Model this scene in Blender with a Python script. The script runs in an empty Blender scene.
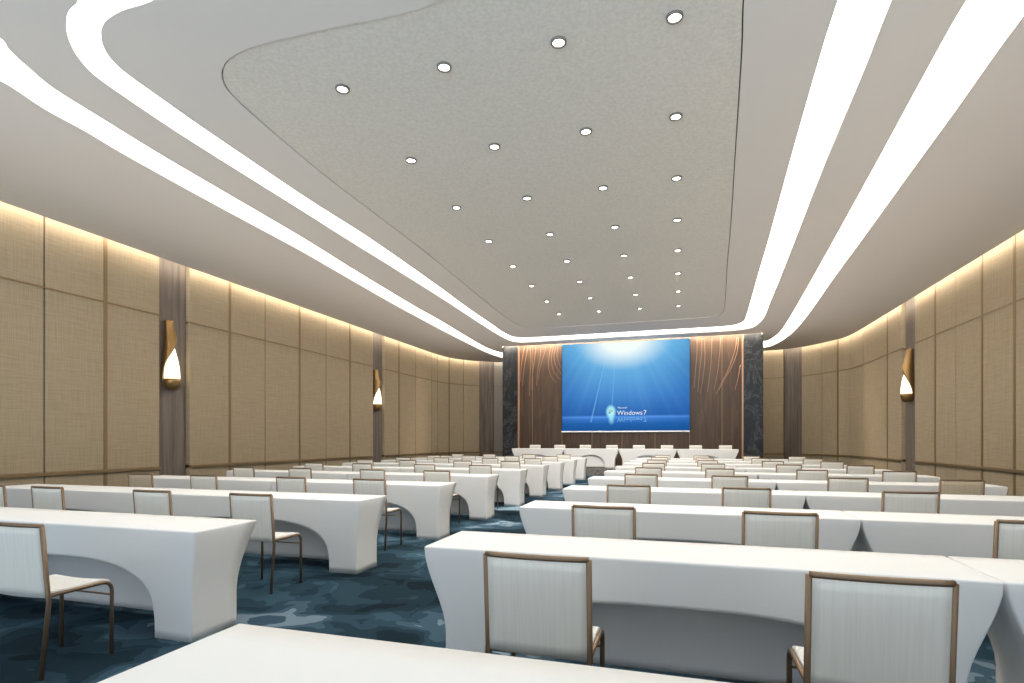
import bpy, bmesh, math, random
from mathutils import Vector, Matrix
random.seed(7)
C = bpy.context.scene.collection
SC = bpy.context.scene

# ------------------------------------------------------------------ survey of the room
F_PX, YAW, HORIZON = 549.0, math.atan(168/549), 440.0
cs, sn = math.cos(YAW), math.sin(YAW)
EYE = 1.35                 # eye height
H = 5.50                   # ceiling height
DZ = H - EYE

def ceil_pt(px, py, dz=DZ):
    """measure where a ceiling feature of the survey photograph lies in plan"""
    d = F_PX*dz/(HORIZON-py); xr = (px-512)/F_PX*d
    return (xr*cs-d*sn, xr*sn+d*cs)

def in_view(pts):
    for (x, y, z) in pts:
        d = -x*sn+y*cs
        if d < .15: continue
        u = 512+F_PX*(x*cs+y*sn)/d; v = HORIZON-F_PX*(z-EYE)/d
        if -2 < u < 1026 and -2 < v < 685: return True
    return False

# ------------------------------------------------------------------ helpers
def link(name, mesh, mat, parent=None, smooth=False):
    o = bpy.data.objects.new(name, mesh); C.objects.link(o)
    if mat:
        mesh.materials.clear(); mesh.materials.append(mat)
    if parent: o.parent = parent
    if smooth:
        for p in mesh.polygons: p.use_smooth = True
    return o

def from_bm(name, bm, mat, parent=None, smooth=False):
    bmesh.ops.recalc_face_normals(bm, faces=bm.faces[:])
    me = bpy.data.meshes.new(name); bm.to_mesh(me); bm.free()
    return link(name, me, mat, parent, smooth)

def empty(name, loc=(0, 0, 0), rz=0):
    o = bpy.data.objects.new(name, None); C.objects.link(o)
    o.location = loc; o.rotation_euler = (0, 0, rz); o.empty_display_size = .2
    return o

def tag(o, label, cat, group=None, kind=None):
    o['label'] = label; o['category'] = cat
    if group: o['group'] = group
    if kind: o['kind'] = kind
    return o

def structure(o, label=None, cat=None):
    o['kind'] = 'structure'
    if label: o['label'] = label
    if cat: o['category'] = cat
    return o

def box(bm, x0, x1, y0, y1, z0, z1):
    r = bmesh.ops.create_cube(bm, size=1)
    for v in r['verts']:
        v.co = Vector((x0+(v.co.x+.5)*(x1-x0), y0+(v.co.y+.5)*(y1-y0), z0+(v.co.z+.5)*(z1-z0)))

def tube(bm, pts, r, n=8, r_end=None):
    pts = [Vector(p) for p in pts]; rings = []
    t0 = (pts[1]-pts[0]).normalized()
    ref = Vector((0, 0, 1)) if abs(t0.z) < .9 else Vector((1, 0, 0))
    u = t0.cross(ref).normalized()
    for i, p in enumerate(pts):
        if i == 0: t = pts[1]-pts[0]
        elif i == len(pts)-1: t = pts[-1]-pts[-2]
        else: t = (pts[i+1]-p).normalized()+(p-pts[i-1]).normalized()
        t.normalize(); u = (u-t*u.dot(t)).normalized(); w = t.cross(u)
        rr = r if r_end is None else r+(r_end-r)*i/(len(pts)-1)
        rings.append([bm.verts.new(p+rr*(math.cos(2*math.pi*k/n)*u+math.sin(2*math.pi*k/n)*w)) for k in range(n)])
    for a, b in zip(rings, rings[1:]):
        for k in range(n):
            bm.faces.new((a[k], a[(k+1) % n], b[(k+1) % n], b[k]))
    bm.faces.new(rings[0]); bm.faces.new(list(reversed(rings[-1])))

def lathe(bm, prof, n=24, a0=0, a1=2*math.pi, centre=(0, 0)):
    full = abs(a1-a0-2*math.pi) < 1e-4
    m = n if full else n+1
    cols = []
    for k in range(m):
        a = a0+(a1-a0)*k/n
        cols.append([bm.verts.new((centre[0]+r*math.cos(a), centre[1]+r*math.sin(a), z)) for r, z in prof])
    for k in range(n):
        A, B = cols[k], cols[(k+1) % m]
        for i in range(len(prof)-1):
            bm.faces.new((A[i], B[i], B[i+1], A[i+1]))
    bmesh.ops.remove_doubles(bm, verts=bm.verts[:], dist=1e-5)

def bevel(o, w, seg=2, ang=40):
    m = o.modifiers.new('bevel', 'BEVEL'); m.width = w; m.segments = seg; m.limit_method = 'ANGLE'
    m.angle_limit = math.radians(ang); return o

def solidify(o, t, off=-1):
    m = o.modifiers.new('thickness', 'SOLIDIFY'); m.thickness = t; m.offset = off; return o

def smoothstep(t):
    t = max(0, min(1, t)); return t*t*(3-2*t)

def catmull(P, n=5, closed=True):
    out = []; N = len(P)
    for i in range(N if closed else N-1):
        if closed: a, b, c, d = P[i-1], P[i], P[(i+1) % N], P[(i+2) % N]
        else: a, b, c, d = P[max(i-1, 0)], P[i], P[i+1], P[min(i+2, N-1)]
        # centripetal-like: limit overshoot on very uneven spacing
        A, B, Cc, D = map(Vector, (a, b, c, d))
        L = (Cc-B).length
        m1 = (Cc-A); m2 = (D-B)
        m1 = m1.normalized()*L if m1.length > 1e-6 else m1
        m2 = m2.normalized()*L if m2.length > 1e-6 else m2
        for k in range(n):
            t = k/n; t2 = t*t; t3 = t2*t
            p = (2*t3-3*t2+1)*B+(t3-2*t2+t)*m1+(-2*t3+3*t2)*Cc+(t3-t2)*m2
            out.append((p.x, p.y))
    if not closed: out.append(tuple(P[-1]))
    return out

def slab(name, loops, z0, z1, mat, parent=None):
    """flat slab between z0 and z1 bounded by loops[0], with the other loops cut out"""
    cu = bpy.data.curves.new(name, 'CURVE'); cu.dimensions = '2D'; cu.fill_mode = 'BOTH'
    cu.extrude = (z1-z0)/2
    for lp in loops:
        s = cu.splines.new('POLY'); s.points.add(len(lp)-1); s.use_cyclic_u = True
        for p, q in zip(s.points, lp): p.co = (q[0], q[1], 0, 1)
    tmp = bpy.data.objects.new('tmp', cu); C.objects.link(tmp)
    dg = bpy.context.evaluated_depsgraph_get()
    me = bpy.data.meshes.new_from_object(tmp.evaluated_get(dg))
    bpy.data.objects.remove(tmp); bpy.data.curves.remove(cu)
    for v in me.vertices: v.co.z += (z0+z1)/2
    me.name = name
    return link(name, me, mat, parent)

# ------------------------------------------------------------------ materials
def srgb(r, g, b):
    f = lambda c: (c/255/12.92) if c/255 <= .04045 else ((c/255+.055)/1.055)**2.4
    return (f(r), f(g), f(b), 1)

class NT:
    def __init__(s, name):
        s.m = bpy.data.materials.new(name); s.m.use_nodes = True; s.t = s.m.node_tree; s.t.nodes.clear()
        s.out = s.n('ShaderNodeOutputMaterial')
    def n(s, typ, **kw):
        nd = s.t.nodes.new(typ)
        for k, v in kw.items():
            if k in nd.inputs: nd.inputs[k].default_value = v
            else: setattr(nd, k, v)
        return nd
    def l(s, a, b): s.t.links.new(a, b)
    def bsdf(s, col, rough=.6, metal=0., spec=.5):
        b = s.n('ShaderNodeBsdfPrincipled'); b.inputs['Roughness'].default_value = rough
        b.inputs['Metallic'].default_value = metal; b.inputs['Specular IOR Level'].default_value = spec
        if isinstance(col, tuple): b.inputs['Base Color'].default_value = col
        else: s.l(col, b.inputs['Base Color'])
        s.l(b.outputs[0], s.out.inputs[0]); s.b = b; return b
    def coord(s, kind='Object', scale=(1, 1, 1), rot=(0, 0, 0)):
        tc = s.n('ShaderNodeTexCoord'); mp = s.n('ShaderNodeMapping'); mp.inputs['Scale'].default_value = scale
        mp.inputs['Rotation'].default_value = rot
        s.l(tc.outputs[kind], mp.inputs[0]); return mp.outputs[0]
    def noise(s, vec, scale, detail=3, rough=.5, dist=0.):
        nd = s.n('ShaderNodeTexNoise'); nd.inputs['Scale'].default_value = scale; nd.inputs['Detail'].default_value = detail
        nd.inputs['Roughness'].default_value = rough; nd.inputs['Distortion'].default_value = dist
        if vec is not None: s.l(vec, nd.inputs['Vector'])
        return nd.outputs['Fac']
    def ramp(s, fac, stops, interp='LINEAR'):
        r = s.n('ShaderNodeValToRGB'); r.color_ramp.interpolation = interp
        e = r.color_ramp.elements
        while len(e) > 1: e.remove(e[-1])
        e[0].position, e[0].color = stops[0]
        for p, c in stops[1:]:
            x = e.new(p); x.color = c
        s.l(fac, r.inputs[0]); return r.outputs[0]
    def math(s, op, a, b=None, c=None, clamp=False):
        m = s.n('ShaderNodeMath', operation=op); m.use_clamp = clamp
        for i, v in enumerate((a, b, c)):
            if v is None: continue
            if isinstance(v, (int, float)): m.inputs[i].default_value = v
            else: s.l(v, m.inputs[i])
        return m.outputs[0]
    def mix(s, fac, a, b, mode='MIX'):
        m = s.n('ShaderNodeMix', data_type='RGBA', blend_type=mode)
        for sock, v in ((m.inputs[0], fac), (m.inputs[6], a), (m.inputs[7], b)):
            if isinstance(v, (int, float)): sock.default_value = v
            elif isinstance(v, tuple): sock.default_value = v
            else: s.l(v, sock)
        return m.outputs[2]
    def bump(s, h, strength=.2, dist=.01):
        b = s.n('ShaderNodeBump'); b.inputs['Strength'].default_value = strength; b.inputs['Distance'].default_value = dist
        s.l(h, b.inputs['Height']); s.l(b.outputs[0], s.b.inputs['Normal'])

def simple(name, col, rough=.6, metal=0., spec=.5):
    t = NT(name); t.bsdf(col, rough, metal, spec); return t.m

def emit(name, col, strength):
    t = NT(name); e = t.n('ShaderNodeEmission'); e.inputs[0].default_value = col; e.inputs[1].default_value = strength
    t.l(e.outputs[0], t.out.inputs[0]); return t.m

M = {}
def make_materials():
    # white table covers
    t = NT('table_white'); t.bsdf((.80, .79, .785, 1), .62, 0, .25)
    v = t.coord('Object'); t.bump(t.noise(v, 3, 2), .04, .02); M['table'] = t.m
    # chair sling fabric with vertical slubs
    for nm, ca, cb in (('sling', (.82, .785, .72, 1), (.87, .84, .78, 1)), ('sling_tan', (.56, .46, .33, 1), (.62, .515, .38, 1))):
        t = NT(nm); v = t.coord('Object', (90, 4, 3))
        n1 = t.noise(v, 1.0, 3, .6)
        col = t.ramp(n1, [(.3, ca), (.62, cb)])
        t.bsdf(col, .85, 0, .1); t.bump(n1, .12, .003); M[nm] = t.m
    t = NT('seat_white'); v = t.coord('Object', (60, 60, 60)); t.bsdf((.72, .70, .67, 1), .75, 0, .2); t.bump(t.noise(v, 1), .05, .003); M['seat'] = t.m
    M['bronze'] = simple('bronze_tube', (.235, .158, .10, 1), .38, .65)
    M['brass'] = simple('wall_brass', (.33, .225, .12, 1), .45, .4)
    M['seam'] = simple('seam_dark', (.07, .05, .033, 1), .6)
    # linen wall panels
    t = NT('linen'); v = t.coord('Object')
    a = t.noise(t.coord('Object', (60, 60, 1.6)), 1, 3, .6); b = t.noise(t.coord('Object', (2.2, 2.2, 55)), 1, 3, .6)
    g = t.math('ADD', t.math('MULTIPLY', a, .55), t.math('MULTIPLY', b, .45))
    c = t.ramp(g, [(.34, (.435, .338, .222, 1)), (.5, (.505, .400, .272, 1)), (.66, (.57, .462, .322, 1))])
    t.bsdf(c, .8, 0, .15); t.bump(g, .12, .004); M['linen'] = t.m
    t = NT('pillar_wood'); g = t.noise(t.coord('Object', (9, 9, .5)), 1, 4, .6, .4)
    c = t.ramp(g, [(.3, (.17, .132, .108, 1)), (.5, (.235, .19, .16, 1)), (.7, (.30, .25, .215, 1))])
    t.bsdf(c, .5, 0, .3); M['pillar'] = t.m
    M['pale'] = simple('pale_panel', (.36, .32, .28, 1), .7)
    # ceiling paints
    t = NT('ceiling_paint'); t.bsdf((.80, .775, .745, 1), .85, 0, .2); M['ceiling'] = t.m
    t = NT('ceiling_textured'); v = t.coord('Object'); g = t.noise(v, 22, 4, .7); g2 = t.noise(v, 7, 2)
    c = t.ramp(g, [(.36, (.72, .70, .65, 1)), (.64, (.82, .80, .745, 1))]); t.bsdf(c, .9, 0, .1); t.bump(g, .15, .012); M['ceiling_tex'] = t.m
    M['void'] = simple('void_dark', (.10, .095, .09, 1), .9)
    M['trough'] = simple('trough_white', (.8, .77, .7, 1), .8)
    M['strip'] = emit('strip_glow', (1, .965, .86, 1), 5.0)
    M['cove'] = emit('cove_glow', (1, .92, .79, 1), 20)
    M['wash'] = emit('wash_glow', (1, .86, .68, 1), 110)
    M['lamp'] = emit('lamp_glow', (1, .97, .92, 1), 14)
    M['rim'] = simple('lamp_rim', (.24, .225, .20, 1), .5, .3)
    M['sconce_glow'] = emit('sconce_glow', (1, .88, .64, 1), 2.4)
    M['sconce_brass'] = simple('sconce_brass', (.42, .255, .105, 1), .32, .85)
    # carpet
    t = NT('carpet'); v = t.coord('Object')
    warp = t.n('ShaderNodeTexNoise'); warp.inputs['Scale'].default_value = 1.1; warp.inputs['Detail'].default_value = 4; t.l(v, warp.inputs['Vector'])
    vm = t.n('ShaderNodeVectorMath', operation='MULTIPLY_ADD'); vm.inputs[1].default_value = (1.3, 1.3, 0)
    t.l(warp.outputs['Color'], vm.inputs[0]); t.l(v, vm.inputs[2])
    mp = t.n('ShaderNodeMapping'); mp.inputs['Scale'].default_value = (.8, 1.05, 1); t.l(vm.outputs[0], mp.inputs[0])
    n1 = t.noise(mp.outputs[0], .85, 3, .55)
    c1 = t.ramp(n1, [(0, srgb(24, 38, 46)), (.40, srgb(36, 54, 64)), (.46, srgb(48, 70, 83)), (.515, srgb(60, 86, 101)), (.56, srgb(84, 110, 126)), (.60, srgb(140, 160, 174)), (.66, srgb(74, 100, 118)), (.71, srgb(46, 68, 80))], 'CONSTANT')
    vo = t.n('ShaderNodeTexVoronoi'); vo.inputs['Scale'].default_value = 1.0; t.l(mp.outputs[0], vo.inputs['Vector'])
    sep = t.n('ShaderNodeSeparateColor'); t.l(vo.outputs['Color'], sep.inputs[0])
    c2 = t.ramp(sep.outputs[0], [(0, (.62, .64, .66, 1)), (.4, (.85, .86, .88, 1)), (.8, (1.2, 1.2, 1.2, 1))], 'CONSTANT')
    c = t.mix(1.0, c1, c2, 'MULTIPLY')
    fz = t.noise(v, 160, 2); c = t.mix(.35, c, t.ramp(fz, [(.3, (.3, .3, .3, 1)), (.7, (1, 1, 1, 1))]), 'MULTIPLY')
    t.bsdf(c, .95, 0, .05); t.bump(fz, .4, .004); M['carpet'] = t.m
    t = NT('stage_carpet'); g = t.noise(t.coord('Object', (9, 9, 9)), 1, 4, .7)
    t.bsdf(t.ramp(g, [(.35, (.10, .095, .09, 1)), (.65, (.27, .255, .24, 1))]), .9, 0, .1); M['stage'] = t.m
    # marble
    t = NT('dark_marble'); v = t.coord('Object', (.9, .9, .55), (0, .5, 0)); n1 = t.noise(v, 1.1, 8, .68, 1.6)
    vein = t.math('ABSOLUTE', t.math('SUBTRACT', n1, .5))
    c = t.ramp(vein, [(0, (.10, .10, .11, 1)), (.006, (.035, .038, .042, 1)), (.03, (.013, .015, .018, 1)), (.16, (.006, .007, .009, 1))])
    c = t.mix(.5, c, t.ramp(t.noise(v, 2.3, 6, .7, .8), [(.46, (.006, .007, .01, 1)), (.74, (.035, .038, .043, 1))]), 'ADD')
    t.bsdf(c, .28, 0, .35); M['marble'] = t.m
    # stage wood
    t = NT('walnut'); g = t.noise(t.coord('Object', (7, 7, .55)), 1, 5, .62, 1.2)
    c = t.ramp(g, [(.3, (.036, .021, .013, 1)), (.5, (.062, .036, .022, 1)), (.7, (.098, .058, .036, 1))])
    t.bsdf(c, .42, 0, .4); M['walnut'] = t.m
    M['copper'] = simple('copper_inlay', (.50, .30, .19, 1), .4, .5)
    M['black'] = simple('screen_edge', (.012, .012, .014, 1), .5)
    M['white_trim'] = simple('screen_trim', (.85, .86, .88, 1), .4)
make_materials()

# ------------------------------------------------------------------ floor, stage
XL, XR, YN, YF = -11.47, 6.66, -3.0, 28.35
bm = bmesh.new(); box(bm, XL-.3, XR+.3, YN, YF+.3, -.1, 0)
structure(from_bm('floor', bm, M['carpet']), 'blue patterned carpet across the whole hall', 'floor')

STAGE_Y, STAGE_Z, FEAT_Y = 21.0, .27, 23.6
FX0, FX1 = -7.64, 3.13
bm = bmesh.new(); box(bm, FX0-.1, FX1+.1, STAGE_Y, FEAT_Y, 0, STAGE_Z)
structure(bevel(from_bm('stage_platform', bm, M['stage']), .015), 'low grey carpeted stage under the head tables', 'stage')

# ------------------------------------------------------------------ walls along their plan curve
def plan_curve(pts, n=10):
    P = catmull(pts, n, closed=False)
    S = [0]
    for a, b in zip(P, P[1:]): S.append(S[-1]+math.dist(a, b))
    return P, S

class Wall:
    def __init__(s, pts, inward):          # inward: +1 if the room lies on the right-hand side of travel
        s.P, s.S = plan_curve(pts); s.k = inward
    def at(s, d):
        d = max(0, min(s.S[-1]-1e-6, d)); i = 0
        while s.S[i+1] < d: i += 1
        t = (d-s.S[i])/(s.S[i+1]-s.S[i]); a, b = Vector(s.P[i]), Vector(s.P[i+1])
        tg = (b-a).normalized(); nrm = Vector((tg.y, -tg.x))*s.k
        return a.lerp(b, t), nrm
    def near(s, q):
        best = min(range(400), key=lambda i: math.dist(s.at(s.S[-1]*i/399)[0], q))
        return min((s.S[-1]*(best-1+j/20)/399 for j in range(41)), key=lambda d: math.dist(s.at(d)[0], q))
    def strip(s, bm, d0, d1, z0, z1, off, thick):
        """curved box on the wall's room side, its face 'off' out from the wall line"""
        n = max(1, int((d1-d0)/.16)); cols = []
        for i in range(n+1):
            p, nr = s.at(d0+(d1-d0)*i/n); f = p+nr*off; b = p+nr*(off-thick)
            cols.append([bm.verts.new((f.x, f.y, z0)), bm.verts.new((f.x, f.y, z1)), bm.verts.new((b.x, b.y, z1)), bm.verts.new((b.x, b.y, z0))])
        for A, B in zip(cols, cols[1:]):
            for k in range(4): bm.faces.new((A[k], A[(k+1) % 4], B[(k+1) % 4], B[k]))
        bm.faces.new(cols[0]); bm.faces.new(cols[-1])

wall_l = Wall([(-11.55, YN), (-11.55, 4), (-11.55, 14), (-11.55, 21), (-11.53, 24.2), (-11.38, 25.6), (-10.85, 26.75), (-10.2, 27.5), (-9.4, 28.05), (-8.4, 28.3), (-7.0, 28.35)], 1)
wall_r = Wall([(6.74, YN), (6.74, 4), (6.74, 14), (6.74, 21), (6.72, 24.2), (6.58, 25.4), (6.22, 26.1), (5.8, 26.9), (5.27, 27.5), (4.5, 28.0), (3.4, 28.2), (2.6, 28.2)], -1)

RAIL_Z, SPLIT_Z, TOP_Z = .70, 4.235, 5.74
def build_wall(name, W, seams, pillars, pale, label):
    """seams: list of (d, thick?); pillars: list of (d0, d1)"""
    bm = bmesh.new(); W.strip(bm, 0, W.S[-1], 0, 5.78, -.14, .16)
    root = structure(from_bm(name, bm, M['seam']), label, 'wall')
    ds = sorted([d for d, _ in seams]+[x for p in pillars for x in p])
    ds = [0]+ds+[W.S[-1]]
    for a, b in zip(ds, ds[1:]):
        if b-a < .08: continue
        if any(abs(a-p[0]) < 1e-6 and abs(b-p[1]) < 1e-6 for p in pillars):
            bm = bmesh.new(); W.strip(bm, a+.01, b-.01, 0, TOP_Z, -.06, .08)
            o = from_bm('pillar', bm, M['pillar'], root); o['label'] = 'grey brown wood pillar face'
            continue
        mt = M['pale'] if pale and pale[0] <= (a+b)/2 <= pale[1] else M['linen']
        for z0, z1 in ((.03, RAIL_Z-.035), (RAIL_Z+.035, SPLIT_Z-.014), (SPLIT_Z+.014, TOP_Z)):
            bm = bmesh.new(); W.strip(bm, a+.014, b-.014, z0, z1, .05, .18)
            bevel(from_bm('panel', bm, mt, root), .012, 2, 50)
    for d, thick in seams:
        if thick:
            bm = bmesh.new(); W.strip(bm, d-.035, d+.035, .02, TOP_Z, .066, .06)
            from_bm('seam_strip', bm, M['brass'], root)
    e = [0]+[x for p in sorted(pillars) for x in p]+[W.S[-1]]
    for a, b in zip(e[0::2], e[1::2]):
        if b-a < .2: continue
        bm = bmesh.new(); W.strip(bm, a+.01, b-.01, RAIL_Z-.035, RAIL_Z+.035, .10, .1)
        o = bevel(from_bm('rail', bm, M['brass'], root), .008); o['label'] = 'brass brown chair rail'
        bm = bmesh.new(); W.strip(bm, a+.01, b-.01, SPLIT_Z-.014, SPLIT_Z+.014, .058, .06)
        from_bm('seam_strip', bm, M['brass'], root)
    return root

nl = lambda *ys: [wall_l.near((-11.53, y*1.009)) for y in ys]
dl = lambda px, py: wall_l.near(ceil_pt(px, py))
seams_l = [(wall_l.near((-11.53, y*1.009)), th) for y, th in ((-1.7, 0), (-.4, 1), (.9, 0), (2.2, 1), (3.5, 0), (4.8, 1), (6.1, 0), (7.28, 0), (8.42, 1), (11.71, 1), (13.01, 0), (14.5, 1), (15.85, 0), (17.25, 1), (20.86, 1), (22.4, 0))]
seams_l += [(dl(432.4, 354.1), 0), (dl(439.7, 355.8), 0), (dl(449.9, 358.5), 1), (dl(464, 360.5), 0)]
pil_l = [tuple(nl(9.67, 10.46)), tuple(nl(18.83, 19.66)), (dl(479.5, 362), dl(493.5, 362.9))]
build_wall('wall_left', wall_l, seams_l, pil_l, (dl(494, 362.9)+.02, wall_l.S[-1]), 'beige linen panelled wall with wood pillars left of the desks')

dr = lambda px, py: wall_r.near(ceil_pt(px, py))
seams_r = [(wall_r.near((6.72, y*1.012)), th) for y, th in ((-1.5, 0), (0, 1), (1.4, 0), (2.8, 1), (4.2, 0), (5.6, 1), (7, 0), (8.4, 1), (9.8, 0), (11.2, 1), (12.55, 0), (13.88, 1), (15.15, 1), (16.42, 0), (17.57, 1), (21.15, 1), (23.6, 0))]
seams_r += [(dr(848.6, 337.3), 0), (dr(836.4, 340.4), 1), (dr(821.2, 344.2), 0)]
pil_r = [tuple(wall_r.near((6.72, y*1.012)) for y in (18.94, 19.95)), (dr(802.1, 348), dr(784, 350.3))]
build_wall('wall_right', wall_r, seams_r, pil_r, None, 'beige linen panelled wall with wood pillars right of the desks')

# ------------------------------------------------------------------ ceiling with recessed light rings
Z_ = lambda L: [ceil_pt(*p) for p in L]
in_out = Z_([(78, 1), (69, 11), (66.3, 22), (67, 33), (71, 45), (79, 58.5), (93, 74), (121, 94.4), (164.7, 124), (198.7, 146), (253, 180), (300, 209.4), (346.8, 239), (393.7, 268), (440.5, 297.5), (479.5, 323), (498, 334.7), (506, 339), (513.8, 341.7), (523, 342.4), (560, 340.2), (627.5, 336.4), (680, 333.5), (735, 330.4), (751, 327.9), (759.7, 322.6), (765, 315.6), (770.2, 302.4), (779, 281.3), (795.3, 240), (823, 168.7), (865.5, 66.8), (892, 0)])
in_in = Z_([(153.5, 0), (123, 10.5), (107.6, 19.3), (102, 27.4), (101, 36), (103, 46), (110, 58), (123, 71), (153.7, 93.3), (200, 126), (250, 160), (309.4, 200), (370, 238.5), (440, 287.5), (466.4, 307), (492.7, 325), (502, 331.5), (508.5, 335), (516.4, 337.4), (532, 337.4), (560, 336), (627, 332), (700, 327.8), (732, 325.4), (743, 321.7), (746.5, 315.5), (751, 300.6), (759.7, 269.9), (768.6, 240), (795, 144), (823.3, 45.7), (838, 0)])
out_in_l = Z_([(0, 38.4), (8.8, 49.4), (24, 63.7), (52.7, 87.8), (96.6, 115.3), (151.5, 149.3), (225, 192.5), (300, 236.3), (358.5, 272.6), (417, 307.7), (440, 320.5), (464, 335), (486, 347.5), (498, 351.8), (504, 352.9)])
out_out_l = Z_([(0, 80.5), (44, 108.7), (87.8, 132.8), (116.4, 150), (200, 196.5), (300, 250.4), (346.8, 277.3), (393.7, 304.2), (440.5, 329.5), (466, 342.6), (486, 352.3), (496.7, 356.2), (504, 357.8)])
out_in_r = Z_([(764, 341.4), (770.3, 339.3), (779, 333), (787.8, 320.8), (805.4, 291), (834, 240), (883, 151), (928.7, 66.8), (966.7, 0)])
out_out_r = Z_([(764, 347.6), (775.5, 344.2), (787.8, 336.7), (798.3, 327), (814, 306.8), (831.7, 281.3), (861, 241.3), (900.6, 186.3), (956.8, 109), (1024, 15.8)])

# close every loop on the near side (overhead) and the far side (behind the stage wall)
def close_near(right_end, left_start, ynear, r):
    """rounded near side from the right-hand run round to the left-hand run"""
    xr, yr = right_end; xl, yl = left_start
    pts = [(xr, ynear+r*1.0), (xr-r*.3, ynear+r*.3), (xr-r, ynear)]
    for t in (.3, .6): pts.append((xr-r+(xl-xr+2*r)*t, ynear))
    return pts
xr_in = in_in[-1]; xr_out = in_out[-1]
in_in += [(xr_in[0]-.05, 3.95), (xr_in[0]-.45, 3.42), (xr_in[0]-1.2, 3.22), (-1.5, 3.30)]
in_out += [(xr_out[0]-.05, 3.8), (xr_out[0]-.3, 3.0), (xr_out[0]-1.1, 2.55), (-1.0, 2.45), (-3.2, 2.75), (-4.3, 3.15)]
oil, oir = out_in_l, out_in_r
ool, oor = out_out_l, out_out_r
out_in = oil+[(-7.3, 25.25), (-5, 25.4), (0, 25.4), (2.8, 25.15)]+oir+[(oir[-1][0]+.0, 2.8), (oir[-1][0]-.3, 1.35), (oir[-1][0]-1.4, .72), (-1, .55), (-4.3, .75), (-6.2, 1.75), (-6.9, 3.2)]
out_out = ool+[(-7.3, 26.75), (-5, 26.9), (0, 26.9), (2.8, 26.6)]+oor+[(oor[-1][0]-.02, 3.2), (oor[-1][0]-.35, 1.5), (oor[-1][0]-1.5, .55), (-1, .35), (-4.5, .55), (-6.7, 1.5), (-7.6, 3.2)]
loops = {k: catmull(v, 5) for k, v in dict(in_in=in_in, in_out=in_out, out_in=out_in, out_out=out_out).items()}

panel_px = [(443.7, 0), (326.5, 29.3), (253.2, 46.9), (229.8, 58.6), (222, 70.3), (223.4, 83.5), (232.7, 96.7), (270.8, 131), (329.8, 180), (379.5, 217.5), (429, 255.3), (479, 296.5), (503, 315.5), (516, 324), (524.3, 327.5), (532, 328.5), (560, 327.2), (640, 321.9), (713.8, 316.6), (722.6, 312.6), (725.2, 303.8), (727.8, 261.6), (730.8, 230), (738, 120), (742.7, 46.9), (744.4, 0)]
panel = Z_(panel_px)
panel += [(panel[-1][0]-.02, 4.55), (panel[-1][0]-.25, 4.2), (panel[-1][0]-.8, 4.1)]
pan = catmull(panel, 5)
def shrink(lp, d):
    out = []; n = len(lp)
    area = sum(lp[i][0]*lp[(i+1) % n][1]-lp[(i+1) % n][0]*lp[i][1] for i in range(n))
    sg = 1 if area > 0 else -1
    for i in range(n):
        t = Vector(lp[(i+1) % n])-Vector(lp[i-1]); t.normalize()
        out.append((lp[i][0]-t.y*d*sg, lp[i][1]+t.x*d*sg))
    return out

def wall_loop(inset):
    L = []
    for i in range(121):
        p, nr = wall_l.at(wall_l.S[-1]*i/120); L.append(tuple(p+nr*inset))
    for i in range(121):
        p, nr = wall_r.at(wall_r.S[-1]*(1-i/120)); L.append(tuple(p+nr*inset))
    return L
SLOT = [(FX0+.06, 23.22), (FX1-.06, 23.22), (FX1-.06, 23.72), (FX0+.06, 23.72)]
T = .08
ceil_root = structure(slab('ceiling', [wall_loop(.25), loops['out_out']], H, H+T, M['ceiling']), 'smooth pale ceiling around the light rings', 'ceiling')
slab('ceiling_border', [loops['out_in'], loops['in_out'], SLOT], H, H+T, M['ceiling'], ceil_root)
slab('ceiling_border', [loops['in_in'], pan], H, H+T, M['ceiling'], ceil_root)
o = slab('ceiling_panel', [shrink(pan, .014)], H+.012, H+T, M['ceiling_tex'], ceil_root); o['label'] = 'finely textured central ceiling panel'
slab('ceiling_deck', [wall_loop(-.1)], H+.27, H+.32, M['trough'], ceil_root)
slab('groove_backing', [shrink(pan, -.06)], H+T+.005, H+T+.012, M['void'], ceil_root)
o = slab('ceiling_light_ring', [shrink(loops['in_out'], .004), shrink(loops['in_in'], -.004)], H+.045, H+.06, M['strip'])
tag(o, 'inner glowing white light ring around the textured ceiling panel', 'ceiling light', 'recessed ceiling light rings')
o = slab('ceiling_light_ring', [shrink(loops['out_out'], .004), shrink(loops['out_in'], -.004)], H+.045, H+.06, M['strip'])
tag(o, 'outer glowing white light ring running to the marble pilasters', 'ceiling light', 'recessed ceiling light rings')
# hidden strip lamps in the gap between ceiling and walls
for W, nm in ((wall_l, 'left'), (wall_r, 'right')):
    bm = bmesh.new(); W.strip(bm, .1, W.S[-1]-.1, H+.14, H+.155, .24, .06)
    tag(from_bm('cove_light', bm, M['cove']), 'warm hidden light strip washing the top of the %s wall' % nm, 'cove light', 'wall washing light strips')
bm = bmesh.new(); box(bm, FX0+.1, FX1-.1, 23.24, 23.32, H+.15, H+.165)
tag(from_bm('cove_light', bm, M['wash']), 'warm hidden light strip washing the wood stage wall', 'cove light', 'wall washing light strips')

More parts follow.
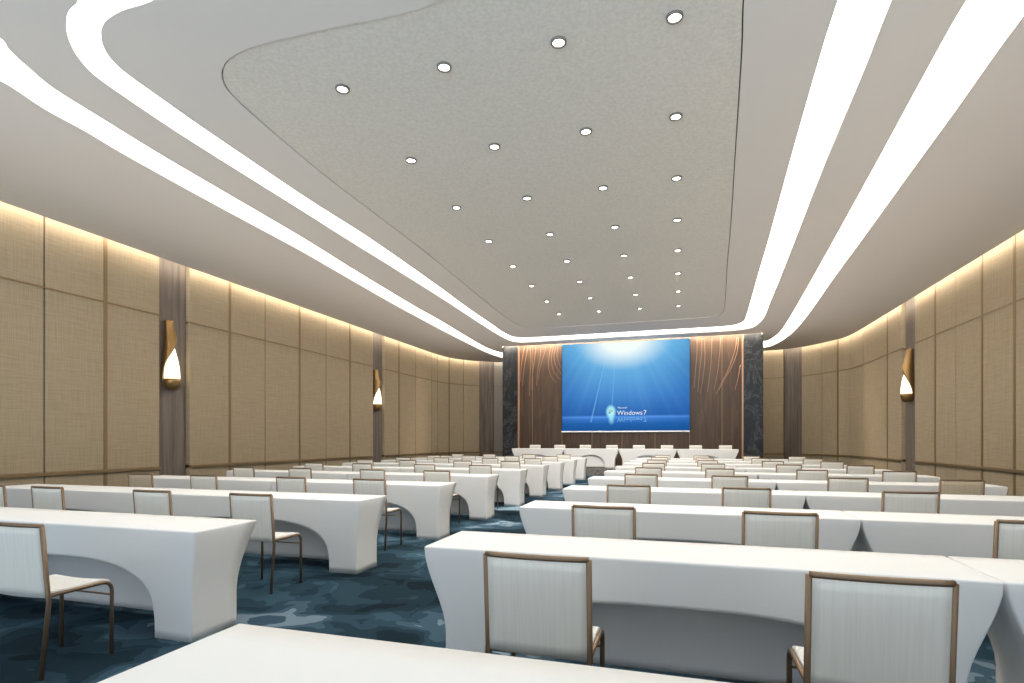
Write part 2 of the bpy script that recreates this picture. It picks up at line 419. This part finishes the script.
# downlights
def make_downlight():
    r = empty('ceiling_downlight')
    bm = bmesh.new(); lathe(bm, [(.060, 0.012), (.062, -.024), (.080, -.024), (.084, .012), (.060, .012)], 28)
    from_bm('rim', bm, M['rim'], r, True)
    bm = bmesh.new(); lathe(bm, [(0, -.012), (.05, -.012), (.061, -.010), (.061, .0), (0, .0)], 28)
    o = from_bm('diffuser', bm, M['lamp'], r); return r
def dup(root, loc, rz=0):
    r = root.copy(); C.objects.link(r); r.location = loc; r.rotation_euler = (0, 0, rz)
    for ch in root.children:
        c = ch.copy(); C.objects.link(c); c.parent = r
        for g in ch.children:
            d = g.copy(); C.objects.link(d); d.parent = c
    return r
ORD = ['first', 'second', 'third', 'fourth', 'fifth', 'sixth', 'seventh', 'eighth', 'ninth']
COLN = ['far left', 'centre left', 'centre right', 'far right']
dlp = make_downlight(); first = True
for j in range(8):
    for i, X in enumerate((-.92, -.605, -.292, -.012)):
        loc = (X*DZ, (1.355+.4175*j)*DZ, H+.012)
        o = dlp if first else dup(dlp, loc); o.location = loc; first = False
        tag(o, 'round ceiling downlight, %s row, %s column of the four' % (['nearest', 'second', 'third', 'fourth', 'fifth', 'sixth', 'seventh', 'eighth and farthest'][j], COLN[i]), 'downlight', 'downlights in the ceiling panel')

SP = bpy.data.lights.new('downlight_beam', 'SPOT'); SP.energy = 130; SP.spot_size = math.radians(125); SP.spot_blend = 1; SP.shadow_soft_size = .07; SP.color = (1, .95, .88)
for j in range(8):
    for X in (-.92, -.605, -.292, -.012):
        so = bpy.data.objects.new('downlight_beam', SP); C.objects.link(so); so.location = (X*DZ, (1.355+.4175*j)*DZ, H-.03); so.rotation_euler = (math.radians(min(42, 10*j)), 0, 0)

# ------------------------------------------------------------------ stage wall
fw = None
bm = bmesh.new(); box(bm, FX0+.02, FX1-.02, FEAT_Y+.03, 28.2, 0, 5.76)
fw = structure(from_bm('wall_far', bm, M['seam']), 'dark walnut stage wall between two marble pilasters', 'wall')
def xat(px, Y=FEAT_Y):
    a = (px-680)*cs; return a*Y*cs/(F_PX+a*sn)
MX0, MX1 = xat(519.5), xat(742)
for a, b in ((FX0, MX0-.03), (MX1+.03, FX1)):
    bm = bmesh.new(); box(bm, a, b, FEAT_Y-.10, FEAT_Y+.3, STAGE_Z if a > -99 else 0, 5.75)
    o = bevel(from_bm('marble_pilaster', bm, M['marble'], fw), .012); o['label'] = 'dark grey veined marble pilaster'
for x in (MX0-.015, MX1+.015):
    bm = bmesh.new(); box(bm, x-.025, x+.025, FEAT_Y-.13, FEAT_Y+.1, STAGE_Z, 5.75)
    from_bm('edge_strip', bm, M['copper'], fw)
wx = [MX0]+[xat(p) for p in (532.5, 562, 592, 622, 655, 689.5, 722)]+[MX1]
for a, b in zip(wx, wx[1:]):
    bm = bmesh.new(); box(bm, a+.006, b-.006, FEAT_Y, FEAT_Y+.05, STAGE_Z, 5.75)
    bevel(from_bm('wood_panel', bm, M['walnut'], fw), .006)
    if b < MX1-.01:
        bm = bmesh.new(); box(bm, b-.008, b+.008, FEAT_Y-.004, FEAT_Y+.03, STAGE_Z, 5.75); from_bm('seam_strip', bm, M['brass'], fw)
# copper willow strands inlaid in the wood, hanging from the ceiling
def feat(px, py):
    x = xat(px); d = -x*sn+FEAT_Y*cs
    return (x, FEAT_Y-.004, EYE+(HORIZON-py)*d/F_PX)
strands = [
 [(524.5, 347), (522.5, 358), (521, 370), (520.5, 382)], [(528, 347), (525.5, 360), (523.5, 374), (522.5, 386)],
 [(530, 347), (531, 360), (530, 378), (529.5, 396)], [(536, 347), (534.5, 360), (532.5, 374), (532, 390)],
 [(541, 347), (540, 358), (537.5, 372), (536.5, 386)], [(546, 346), (545, 352), (540.5, 366), (538, 380)],
 [(551, 346), (549, 358), (549, 370), (553, 379), (557, 383)], [(553.5, 346), (551.5, 358), (553, 369), (557.5, 377), (561, 380)],
 [(556, 346), (554, 356), (556, 366), (560, 372), (561.5, 375)], [(558, 346), (557, 354), (558.5, 362), (561.5, 368)],
 [(697, 339), (697, 352), (695.5, 370), (694, 388)], [(702, 339), (701.5, 354), (699.5, 372), (698, 392)],
 [(704.5, 339), (705, 356), (703.5, 374), (700.5, 394)], [(712, 338), (711.5, 354), (710, 372), (707.5, 392)],
 [(720.5, 338), (719.5, 354), (717.5, 372), (714, 390)], [(737, 337), (735, 350), (728, 370), (721, 384), (716, 394)],
 [(738.5, 337), (737, 352), (731, 368), (724, 380), (719, 390)], [(740.5, 365), (738, 378), (735, 390)]]
for s in strands:
    P3 = [feat(*p) for p in s]
    P2 = catmull([(p[0], p[2]) for p in P3], 6, closed=False)
    bm = bmesh.new(); tube(bm, [(x, FEAT_Y-.006, min(z, 5.7)) for x, z in P2], .013, 6, .005)
    from_bm('inlay_strand', bm, M['copper'], fw, True)

# ------------------------------------------------------------------ projection screen
SX0, SX1, SZ0, SZ1 = xat(562.8), xat(689.5), 1.74, 5.49
SW, SH = SX1-SX0, SZ1-SZ0
def screen_material():
    t = NT('screen_picture'); tc = t.n('ShaderNodeTexCoord'); sp = t.n('ShaderNodeSeparateXYZ'); t.l(tc.outputs['Object'], sp.inputs[0])
    u = t.math('DIVIDE', sp.outputs[0], SW); v = t.math('DIVIDE', sp.outputs[2], SH)
    base = t.ramp(v, [(0, srgb(26, 86, 152)), (.08, srgb(36, 98, 172)), (.135, srgb(60, 122, 205)), (.156, srgb(90, 150, 235)), (.166, srgb(70, 130, 210)), (.178, srgb(44, 100, 176)), (.4, srgb(62, 128, 202)), (.7, srgb(78, 150, 214)), (1, srgb(110, 190, 240))])
    # side vignette of the picture itself, glow at the top and light shafts
    du = t.math('SUBTRACT', u, .49); dv = t.math('SUBTRACT', v, 1.03)
    r1 = t.math('SQRT', t.math('ADD', t.math('POWER', t.math('DIVIDE', du, .40), 2), t.math('POWER', t.math('DIVIDE', dv, .36), 2)))
    g1 = t.math('POWER', t.math('SUBTRACT', 1, r1, clamp=True), 1.3)
    r2 = t.math('SQRT', t.math('ADD', t.math('POWER', t.math('DIVIDE', du, .72), 2), t.math('POWER', t.math('DIVIDE', dv, .85), 2)))
    g2 = t.math('POWER', t.math('SUBTRACT', 1, r2, clamp=True), 1.6)
    ang = t.math('DIVIDE', t.math('SUBTRACT', u, .46), t.math('SUBTRACT', 1.45, v))
    cx = t.n('ShaderNodeCombineXYZ'); t.l(ang, cx.inputs[0])
    ray = t.noise(cx.outputs[0], 9, 3, .6)
    rayf = t.math('MULTIPLY', t.math('SUBTRACT', ray, .42, clamp=True), t.math('MULTIPLY', v, .9))
    col = t.mix(t.math('MULTIPLY', rayf, 1.0, clamp=True), base, srgb(150, 210, 250))
    # two thin shafts
    for a0, w, k, lo in ((-.165, .008, .5, .1), (-.045, .006, .4, .3)):
        d = t.math('ABSOLUTE', t.math('SUBTRACT', ang, a0)); s = t.math('SUBTRACT', 1, t.math('DIVIDE', d, w), clamp=True)
        s = t.math('MULTIPLY', s, t.math('GREATER_THAN', v, lo)); col = t.mix(t.math('MULTIPLY', s, k), col, srgb(140, 200, 245))
    col = t.mix(t.math('MULTIPLY', g2, .75), col, srgb(140, 215, 248))
    col = t.mix(t.math('MULTIPLY', g1, 1.9, clamp=True), col, srgb(245, 255, 252))
    side = t.math('POWER', t.math('MULTIPLY', t.math('ABSOLUTE', t.math('SUBTRACT', u, .5)), 2), 3)
    col = t.mix(t.math('MULTIPLY', side, .35), col, srgb(22, 78, 150))
    # sparkle round the emblem and its mirror on the water
    for cu_, cv, ru, rv, k in ((.398, .215, .046, .090, 2.4), (.402, .135, .030, .075, .9)):
        rr = t.math('SQRT', t.math('ADD', t.math('POWER', t.math('DIVIDE', t.math('SUBTRACT', u, cu_), ru), 2), t.math('POWER', t.math('DIVIDE', t.math('SUBTRACT', v, cv), rv), 2)))
        col = t.mix(t.math('MULTIPLY', t.math('POWER', t.math('SUBTRACT', 1, rr, clamp=True), 1.2), k, clamp=True), col, srgb(165, 240, 255))
    e = t.n('ShaderNodeEmission'); t.l(col, e.inputs[0]); e.inputs[1].default_value = 1.0
    t.l(e.outputs[0], t.out.inputs[0]); return t.m
scr = empty('projection_screen', (SX0, FEAT_Y-.12, SZ0))
tag(scr, 'large glowing blue projection screen on the wood stage wall', 'screen')
bm = bmesh.new(); box(bm, 0, SW, .0, .02, 0, SH); from_bm('picture', bm, screen_material(), scr)
bm = bmesh.new(); box(bm, -.03, SW+.075, .021, .12, -.02, SH); o = from_bm('housing', bm, M['black'], scr)
bm = bmesh.new(); box(bm, -.03, SW+.01, -.02, .05, -.06, -.002); o = bevel(from_bm('bottom_bar', bm, M['white_trim'], scr), .008)
def text_mesh(name, body, size, x, z, mat, flip=False, y=-.006):
    cu = bpy.data.curves.new(name, 'FONT'); cu.body = body; cu.size = size; cu.extrude = .002
    tmp = bpy.data.objects.new('tmp', cu); C.objects.link(tmp)
    me = bpy.data.meshes.new_from_object(tmp.evaluated_get(bpy.context.evaluated_depsgraph_get()))
    bpy.data.objects.remove(tmp); me.name = name
    for v in me.vertices:
        v.co = Vector((x+v.co.x, y+v.co.z, z+v.co.y*(-1 if flip else 1)))
    return link(name, me, mat, scr)
wt = emit('letters', srgb(235, 244, 252), 1.0); wt2 = emit('letters_soft', srgb(120, 180, 235), 1.0)
for tname, body, size, u, v, mt, fl in (('lettering', 'Windows', .268, .447, .178, wt, False), ('lettering', '7', .268, .652, .178, wt, False), ('lettering', 'Microsoft', .10, .452, .250, wt, False),
                                     ('lettering_reflection', 'Windows', .268, .447, .150, wt2, True), ('lettering_reflection', '7', .268, .652, .150, wt2, True)):
    text_mesh(tname, body, size, u*SW, v*SH, mt, fl)
# the four-pane waving flag
fc = [srgb(200, 190, 190), srgb(150, 205, 190), srgb(90, 165, 215), srgb(225, 230, 200)]
for q, (i, j) in enumerate(((0, 1), (1, 1), (0, 0), (1, 0))):
    bm = bmesh.new(); cols = []
    for k in range(6):
        uu = (i+(k/5)*.9)*.12; wv = .028*math.sin(uu*24)
        zz = .34+.12*0
        cols.append((bm.verts.new((.380*SW+uu*.8, -.004, .190*SH+j*.10+wv*.8)), bm.verts.new((.380*SW+uu*.8, -.004, .190*SH+j*.10+.088+wv*.8))))
    for A, B in zip(cols, cols[1:]): bm.faces.new((A[0], B[0], B[1], A[1]))
    solidify(from_bm('emblem_pane', bm, emit('emblem_%d' % q, fc[q], 1.0), scr), .002)

# ------------------------------------------------------------------ tables
TZ = .74
def y_back(z): return .385+.175*max(0, (z-.22)/(TZ-.22))**2.0 if z > .22 else .385
def make_table_meshes(name, L, taper, half, arch_h, n_exp, panel_y=None):
    """open moulded shell (top, arched front, two ends) plus the curved modesty panel behind"""
    def tx(x, z):                # draw the ends in towards the floor
        a = abs(x); w = smoothstep((a-(half-.12))/(L/2-half+.12))
        return x-math.copysign(taper*w*smoothstep(1-(z-.26)/(TZ-.26)), x)
    bm = bmesh.new(); NZ = 12
    # columns of the front: legs solid to the floor, arch between
    xs = []
    for k in range(5): xs.append(-L/2+(L/2-half)*k/5)
    for k in range(41): xs.append(-half*math.cos(math.pi*k/40) if True else 0)
    for k in range(1, 6): xs.append(half+(L/2-half)*k/5)
    def low(x):
        a = abs(x)/half
        return 0 if a >= 1 else arch_h*max(0, 1-a**n_exp)**(1/n_exp)
    grid = []
    for x in xs:
        zl = low(x); grid.append([bm.verts.new((tx(x, zl+(TZ-zl)*i/NZ), 0, zl+(TZ-zl)*i/NZ)) for i in range(NZ+1)])
    for A, B in zip(grid, grid[1:]):
        for i in range(NZ): bm.faces.new((A[i], B[i], B[i+1], A[i+1]))
    NY = 4
    top = [[g[NZ]] for g in grid]
    for c, x in zip(top, xs):
        for j in range(1, NY+1): c.append(bm.verts.new((x, .56*j/NY, TZ)))
    for A, B in zip(top, top[1:]):
        for j in range(NY): bm.faces.new((A[j], B[j], B[j+1], A[j+1]))
    for col, x, tc in ((grid[0], -L/2, top[0]), (grid[-1], L/2, top[-1])):
        g = [col]
        for j in range(1, NY+1):
            g.append([bm.verts.new((tx(x, TZ*i/NZ), y_back(TZ*i/NZ)*j/NY, TZ*i/NZ)) for i in range(NZ)]+[tc[j]])
        for A, B in zip(g, g[1:]):
            for i in range(NZ):
                try: bm.faces.new((A[i], B[i], B[i+1], A[i+1]))
                except ValueError: pass
    bmesh.ops.remove_doubles(bm, verts=bm.verts[:], dist=1e-5)
    bmesh.ops.recalc_face_normals(bm, faces=bm.faces[:])
    # make the top face point up
    up = [f for f in bm.faces if abs(f.normal.z) > .9 and f.calc_center_median().z > TZ-.01]
    if up and up[0].normal.z < 0: bmesh.ops.reverse_faces(bm, faces=bm.faces[:])
    for f in bm.faces: f.smooth = True
    me = bpy.data.meshes.new(name+'_shell'); bm.to_mesh(me); bm.free(); me.materials.append(M['table'])
    bm = bmesh.new(); rows = []
    for i in range(15):
        z = .03+(TZ-.012-.03)*i/14
        rows.append([bm.verts.new((tx(sx*(L/2-.004), z), (y_back(z)-.004 if panel_y is None else panel_y), z)) for sx in (-1, -.5, 0, .5, 1)])
    for A, B in zip(rows, rows[1:]):
        for k in range(4): bm.faces.new((A[k], A[k+1], B[k+1], B[k]))
    for f in bm.faces: f.smooth = True
    bmesh.ops.recalc_face_normals(bm, faces=bm.faces[:])
    mp = bpy.data.meshes.new(name+'_back'); bm.to_mesh(mp); bm.free(); mp.materials.append(M['table'])
    return me, mp
def make_table(name, meshes):
    r = empty(name)
    o = bpy.data.objects.new('moulded_shell', meshes[0]); C.objects.link(o); o.parent = r
    bevel(o, .012, 3, 55); solidify(o, .016)
    o = bpy.data.objects.new('modesty_panel', meshes[1]); C.objects.link(o); o.parent = r
    solidify(o, .012, 1); o['label'] = 'curved white modesty panel set back behind the arch'
    return r
TL = 2.745
protoR = make_table('conference_table', make_table_meshes('right_table', TL, .135, 1.03, .505, 3.2))
protoL = make_table('conference_table', make_table_meshes('left_table', TL, .03, 1.03, .505, 3.2))
HL = 2.135
protoH = make_table('head_table', make_table_meshes('head_table', HL, .15, .56, .50, 2.3, .075))
used = set()
def put(proto, loc, rz=0):
    if proto.name not in used:
        used.add(proto.name); o = proto; o.location = loc; o.rotation_euler = (0, 0, rz); return o
    return dup(proto, loc, rz)
rowY = lambda k: .92+1.95*k
ROW = {1: 'second row', 2: 'third row', 3: 'fourth row', 4: 'fifth row', 5: 'sixth row', 6: 'fourth row before stage', 7: 'third row before stage', 8: 'second row before stage', 9: 'row nearest stage'}
cols = [('L', -5.83-TL/2-.003, 'by the left wall'), ('L', -3.08-TL/2, 'left of the aisle'), ('R', -1.41+TL/2, 'right of the aisle'), ('R', 1.34+TL/2, 'by the right wall')]
for k in range(10):
    for side, xc, where in cols:
        y = rowY(k)
        pts = [(xc+a*TL/2, y+b*.56, z) for a in (-1, -.5, 0, .5, 1) for b in (0, 1) for z in (0, .4, .74)]
        if k == 0 and xc != cols[2][1]: continue
        if not in_view(pts): continue
        o = put(protoR if side == 'R' else protoL, (xc, y, 0))
        tag(o, 'long white arched table %s, %s' % (where, 'foremost row cut by the picture edge' if k == 0 else ROW[k]), 'table', 'white arched tables in rows')
hx = [-6.52+i*HL+HL/2 for i in range(4)]
for i, x in enumerate(hx):
    o = put(protoH, (x, STAGE_Y+.27, STAGE_Z))
    tag(o, 'white flared head table on the stage, %s' % ['leftmost of four', 'second from left', 'third from left', 'rightmost of four'][i], 'table', 'head tables on the stage')

# ------------------------------------------------------------------ chairs
CW = .22
def arc_pts(p0, corner, p1, r, n=6):
    p0, corner, p1 = map(Vector, (p0, corner, p1)); a = (p0-corner).normalized(); b = (p1-corner).normalized()
    s, e = corner+a*r, corner+b*r
    return [p0]+[(s.lerp(corner, t)).lerp(corner.lerp(e, t), t) for t in [i/n for i in range(n+1)]]+[p1]
def make_chair(name, sling, covered=False):
    r = empty(name); R = .0125
    zt = .864; yb = -.185
    def yc(z): return -.15+(yb+.15)*max(0, (z-.42)/(zt-.42))      # lean of the back
    for s in (-1, 1):
        bm = bmesh.new(); tube(bm, [(s*CW, -.190, 0), (s*CW, -.15, .42), (s*CW, yb, zt)], R, 10)
        from_bm('leg', bm, M['bronze'], r, True)
        bm = bmesh.new(); tube(bm, arc_pts((s*CW, -.152, .462), (s*CW, .215, .462), (s*CW, .21, 0), .07), R*.92, 10)
        from_bm('leg', bm, M['bronze'], r, True)
    n = 12
    bow = lambda x: -.018*(1-(x/CW)**2)
    bm = bmesh.new(); tube(bm, [(-CW+2*CW*i/n, yb+bow(-CW+2*CW*i/n), zt) for i in range(n+1)], R*1.02, 10)
    o = from_bm('top_rail', bm, M['sling'] if covered else M['bronze'], r, True)
    bm = bmesh.new(); tube(bm, [(-CW, .212, .375), (CW, .212, .375)], .007, 8); from_bm('stretcher', bm, M['bronze'], r, True)
    bm = bmesh.new(); g = []
    w = CW+(.012 if covered else -.010)
    for j in range(9):
        z = .452+(zt-.004-.452)*j/8
        g.append([bm.verts.new((-w+2*w*i/n, yc(z)+bow(-w+2*w*i/n)-.002, z)) for i in range(n+1)])
    for A, B in zip(g, g[1:]):
        for i in range(n): bm.faces.new((A[i], A[i+1], B[i+1], B[i]))
    o = from_bm('backrest', bm, sling, r, True); solidify(o, .034 if covered else .012, 0)
    bm = bmesh.new(); g = []
    for j in range(9):
        t = j/8; y = -.145+.35*t; z = .476-.006*math.sin(math.pi*t)-(.02*max(0, (t-.85)/.15)**2)
        g.append([bm.verts.new((-CW+.008+(2*CW-.016)*i/8, y, z-.008*(1-((i-4)/4)**2))) for i in range(9)])
    for A, B in zip(g, g[1:]):
        for i in range(8): bm.faces.new((A[i], A[i+1], B[i+1], B[i]))
    o = from_bm('seat', bm, M['seat'] if sling is not M['sling_tan'] else sling, r, True); solidify(o, .022, 0); bevel(o, .006)
    return r
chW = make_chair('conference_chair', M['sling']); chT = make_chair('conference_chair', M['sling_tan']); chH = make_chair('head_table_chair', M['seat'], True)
XS = [(-7.36, 'seat nearest left wall'), (-6.20, 'third seat left of aisle'), (-4.80, 'second seat left of aisle'), (-3.65, 'first seat left of aisle'),
      (-.53, 'first seat right of aisle'), (.63, 'second seat right of aisle'), (2.03, 'third seat right of aisle'), (3.24, 'seat nearest right wall')]
TAN = {(3, 0), (4, 7)}  # white chairs under a brownish tint; the tint is put into the fabric colour
JIT = {(1, 3): -3.655, (2, 0): -7.06, (1, 4): -.572, (1, 5): .668}
for k in range(1, 10):
    for i, (x, where) in enumerate(XS):
        x = JIT.get((k, i), x); y = rowY(k)-(.65 if k > 1 else .505 if i < 4 else .475)
        pts = [(x+a*.22, y+b, z) for a in (-1, 1) for b in (-.2, .21) for z in (0, .45, .88)]
        if not in_view(pts): continue
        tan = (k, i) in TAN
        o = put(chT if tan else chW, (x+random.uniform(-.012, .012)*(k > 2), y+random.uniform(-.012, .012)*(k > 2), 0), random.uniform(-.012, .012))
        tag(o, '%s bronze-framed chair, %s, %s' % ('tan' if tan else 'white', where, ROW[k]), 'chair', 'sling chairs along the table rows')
HXS = []
for px in (535.5, 560, 585.6, 612, 639, 667, 695.6, 725.3):
    HXS.append(xat(px, STAGE_Y+1.42))
HN = ['leftmost', 'second from left', 'third from left', 'fourth from left', 'fourth from right', 'third from right', 'second from right', 'rightmost']
for i, x in enumerate(HXS):
    o = put(chH, (x, STAGE_Y+1.17, STAGE_Z), math.pi)
    tag(o, 'white backed chair behind the stage tables, %s of eight' % HN[i], 'chair', 'chairs behind the head tables')

# ------------------------------------------------------------------ wall sconces
def make_sconce(mirror):
    """glowing teardrop in a tall leaf-shaped brass shell; wall at local x = 0, room towards +x"""
    r = empty('wall_sconce')
    cx = .14; N = 18
    prof = []
    for i in range(N+1):
        t = i/N; z = .06+1.12*t
        rad = .165*math.sqrt(max(0, 1-((t-.2)/.2)**2)) if t < .2 else .165*(1-((t-.2)/.8))**.82*(1+.25*math.sin(math.pi*(t-.2)/.8))
        prof.append((max(rad, .0005), z))
    bm = bmesh.new(); lathe(bm, prof, 24, centre=(cx, 0)); from_bm('diffuser', bm, M['sconce_glow'], r, True)
    # brass shell: wraps the near (-y) flank and the wall side, its free edge sweeping up to a tip
    bm = bmesh.new(); NZ, NA = 26, 14; cols = []
    for i in range(NZ+1):
        t = i/NZ; z = 1.64*t
        rad = (.205*math.sqrt(max(0, 1-((t-.16)/.16)**2)) if t < .16 else .205*(1-.55*smoothstep((t-.35)/.65)))
        rad = max(rad, .02)
        a_hi = math.radians(-112+150*max(0, min(1, (t-.16)/.62))**1.5); a_lo = math.radians(-215)
        cols.append([bm.verts.new((cx+rad*math.cos(a_lo+(a_hi-a_lo)*k/NA)-(.07*smoothstep((t-.5)/.5)), rad*math.sin(a_lo+(a_hi-a_lo)*k/NA)-.03*smoothstep((t-.6)/.4), z)) for k in range(NA+1)])
    for A, B in zip(cols, cols[1:]):
        for k in range(NA): bm.faces.new((A[k], A[k+1], B[k+1], B[k]))
    o = from_bm('shell', bm, M['sconce_brass'], r, True); solidify(o, .012, 0); o['label'] = 'polished brass leaf shell'
    bm = bmesh.new(); lathe(bm, [(0, 0), (.06, .004), (.115, .035), (.155, .10), (.176, .20), (.182, .27), (.174, .27), (.166, .20), (.14, .11), (0, .03)], 24, centre=(cx, 0))
    from_bm('cup', bm, M['sconce_brass'], r, True)
    bm = bmesh.new(); box(bm, -.01, .06, -.05, .05, .25, 1.0); bevel(from_bm('wall_bracket', bm, M['sconce_brass'], r), .01)
    if mirror:
        for ch in r.children:
            for v in ch.data.vertices: v.co.x = -v.co.x
            ch.data.flip_normals()
    return r
s1 = make_sconce(False); s1.location = (-11.62, 10.06, 2.52)
tag(s1, 'tall brass leaf wall sconce on the nearer left pillar', 'wall lamp', 'brass wall sconces')
s2 = dup(s1, (-11.62, 19.27, 2.50)); tag(s2, 'tall brass leaf wall sconce on the farther left pillar', 'wall lamp', 'brass wall sconces')
s3 = make_sconce(True); s3.location = (6.81, 19.68, 2.5)
tag(s3, 'tall brass leaf wall sconce on the right pillar', 'wall lamp', 'brass wall sconces')

# ------------------------------------------------------------------ light, camera
w = bpy.data.worlds.new('hall_world'); SC.world = w; w.use_nodes = True
nt = w.node_tree; bg = nt.nodes['Background']
# added cool fill through rear left open: pale above, brighter below to lift ceiling
tc = nt.nodes.new('ShaderNodeTexCoord'); sp = nt.nodes.new('ShaderNodeSeparateXYZ'); rp = nt.nodes.new('ShaderNodeValToRGB')
mr = nt.nodes.new('ShaderNodeMapRange'); mr.inputs[1].default_value = -.05; mr.inputs[2].default_value = .05
nt.links.new(tc.outputs['Generated'], sp.inputs[0]); nt.links.new(sp.outputs[2], mr.inputs[0]); nt.links.new(mr.outputs[0], rp.inputs[0])
rp.color_ramp.elements[0].color = (1, 1, 1, 1); rp.color_ramp.elements[1].color = (.31, .275, .255, 1)
mx = nt.nodes.new('ShaderNodeMix'); mx.data_type = 'RGBA'; mx.blend_type = 'MULTIPLY'; mx.inputs[0].default_value = 1
mx.inputs[7].default_value = (.66, .84, 1.0, 1)
nt.links.new(rp.outputs[0], mx.inputs[6]); nt.links.new(mx.outputs[2], bg.inputs[0]); bg.inputs[1].default_value = 3.5
# added fill: unseen upward area lamps in the side aisles, brightening the ceiling
for x, tilt in ((-10.4, 32), (5.7, -32)):
    L = bpy.data.lights.new('aisle_uplighter', 'AREA'); L.shape = 'RECTANGLE'; L.size = .25; L.size_y = 23
    L.energy = 125; L.color = (1, .82, .66); L.spread = math.radians(100)
    lo = bpy.data.objects.new('aisle_uplighter', L); C.objects.link(lo); lo.location = (x, 12.5, .06)
    lo.rotation_euler = (math.pi, math.radians(tilt), 0)

cam = bpy.data.cameras.new('camera'); cam.sensor_width = 36; cam.lens = F_PX/1024*36
cam.shift_y = (HORIZON-341.5)/1024; cam.clip_start = .05; cam.clip_end = 200
co = bpy.data.objects.new('camera', cam); C.objects.link(co); co.location = (0, 0, EYE); co.rotation_euler = (math.pi/2, 0, YAW)
SC.camera = co
SC.view_settings.view_transform = 'Standard'; SC.view_settings.look = 'None'
SC.view_settings.exposure = 0.0; SC.view_settings.gamma = 1.0; SC.view_settings.use_curve_mapping = False
SC.cycles.use_denoising = True
SC.cycles.max_bounces = 10; SC.cycles.diffuse_bounces = 6
SC.cycles.sample_clamp_indirect = 6
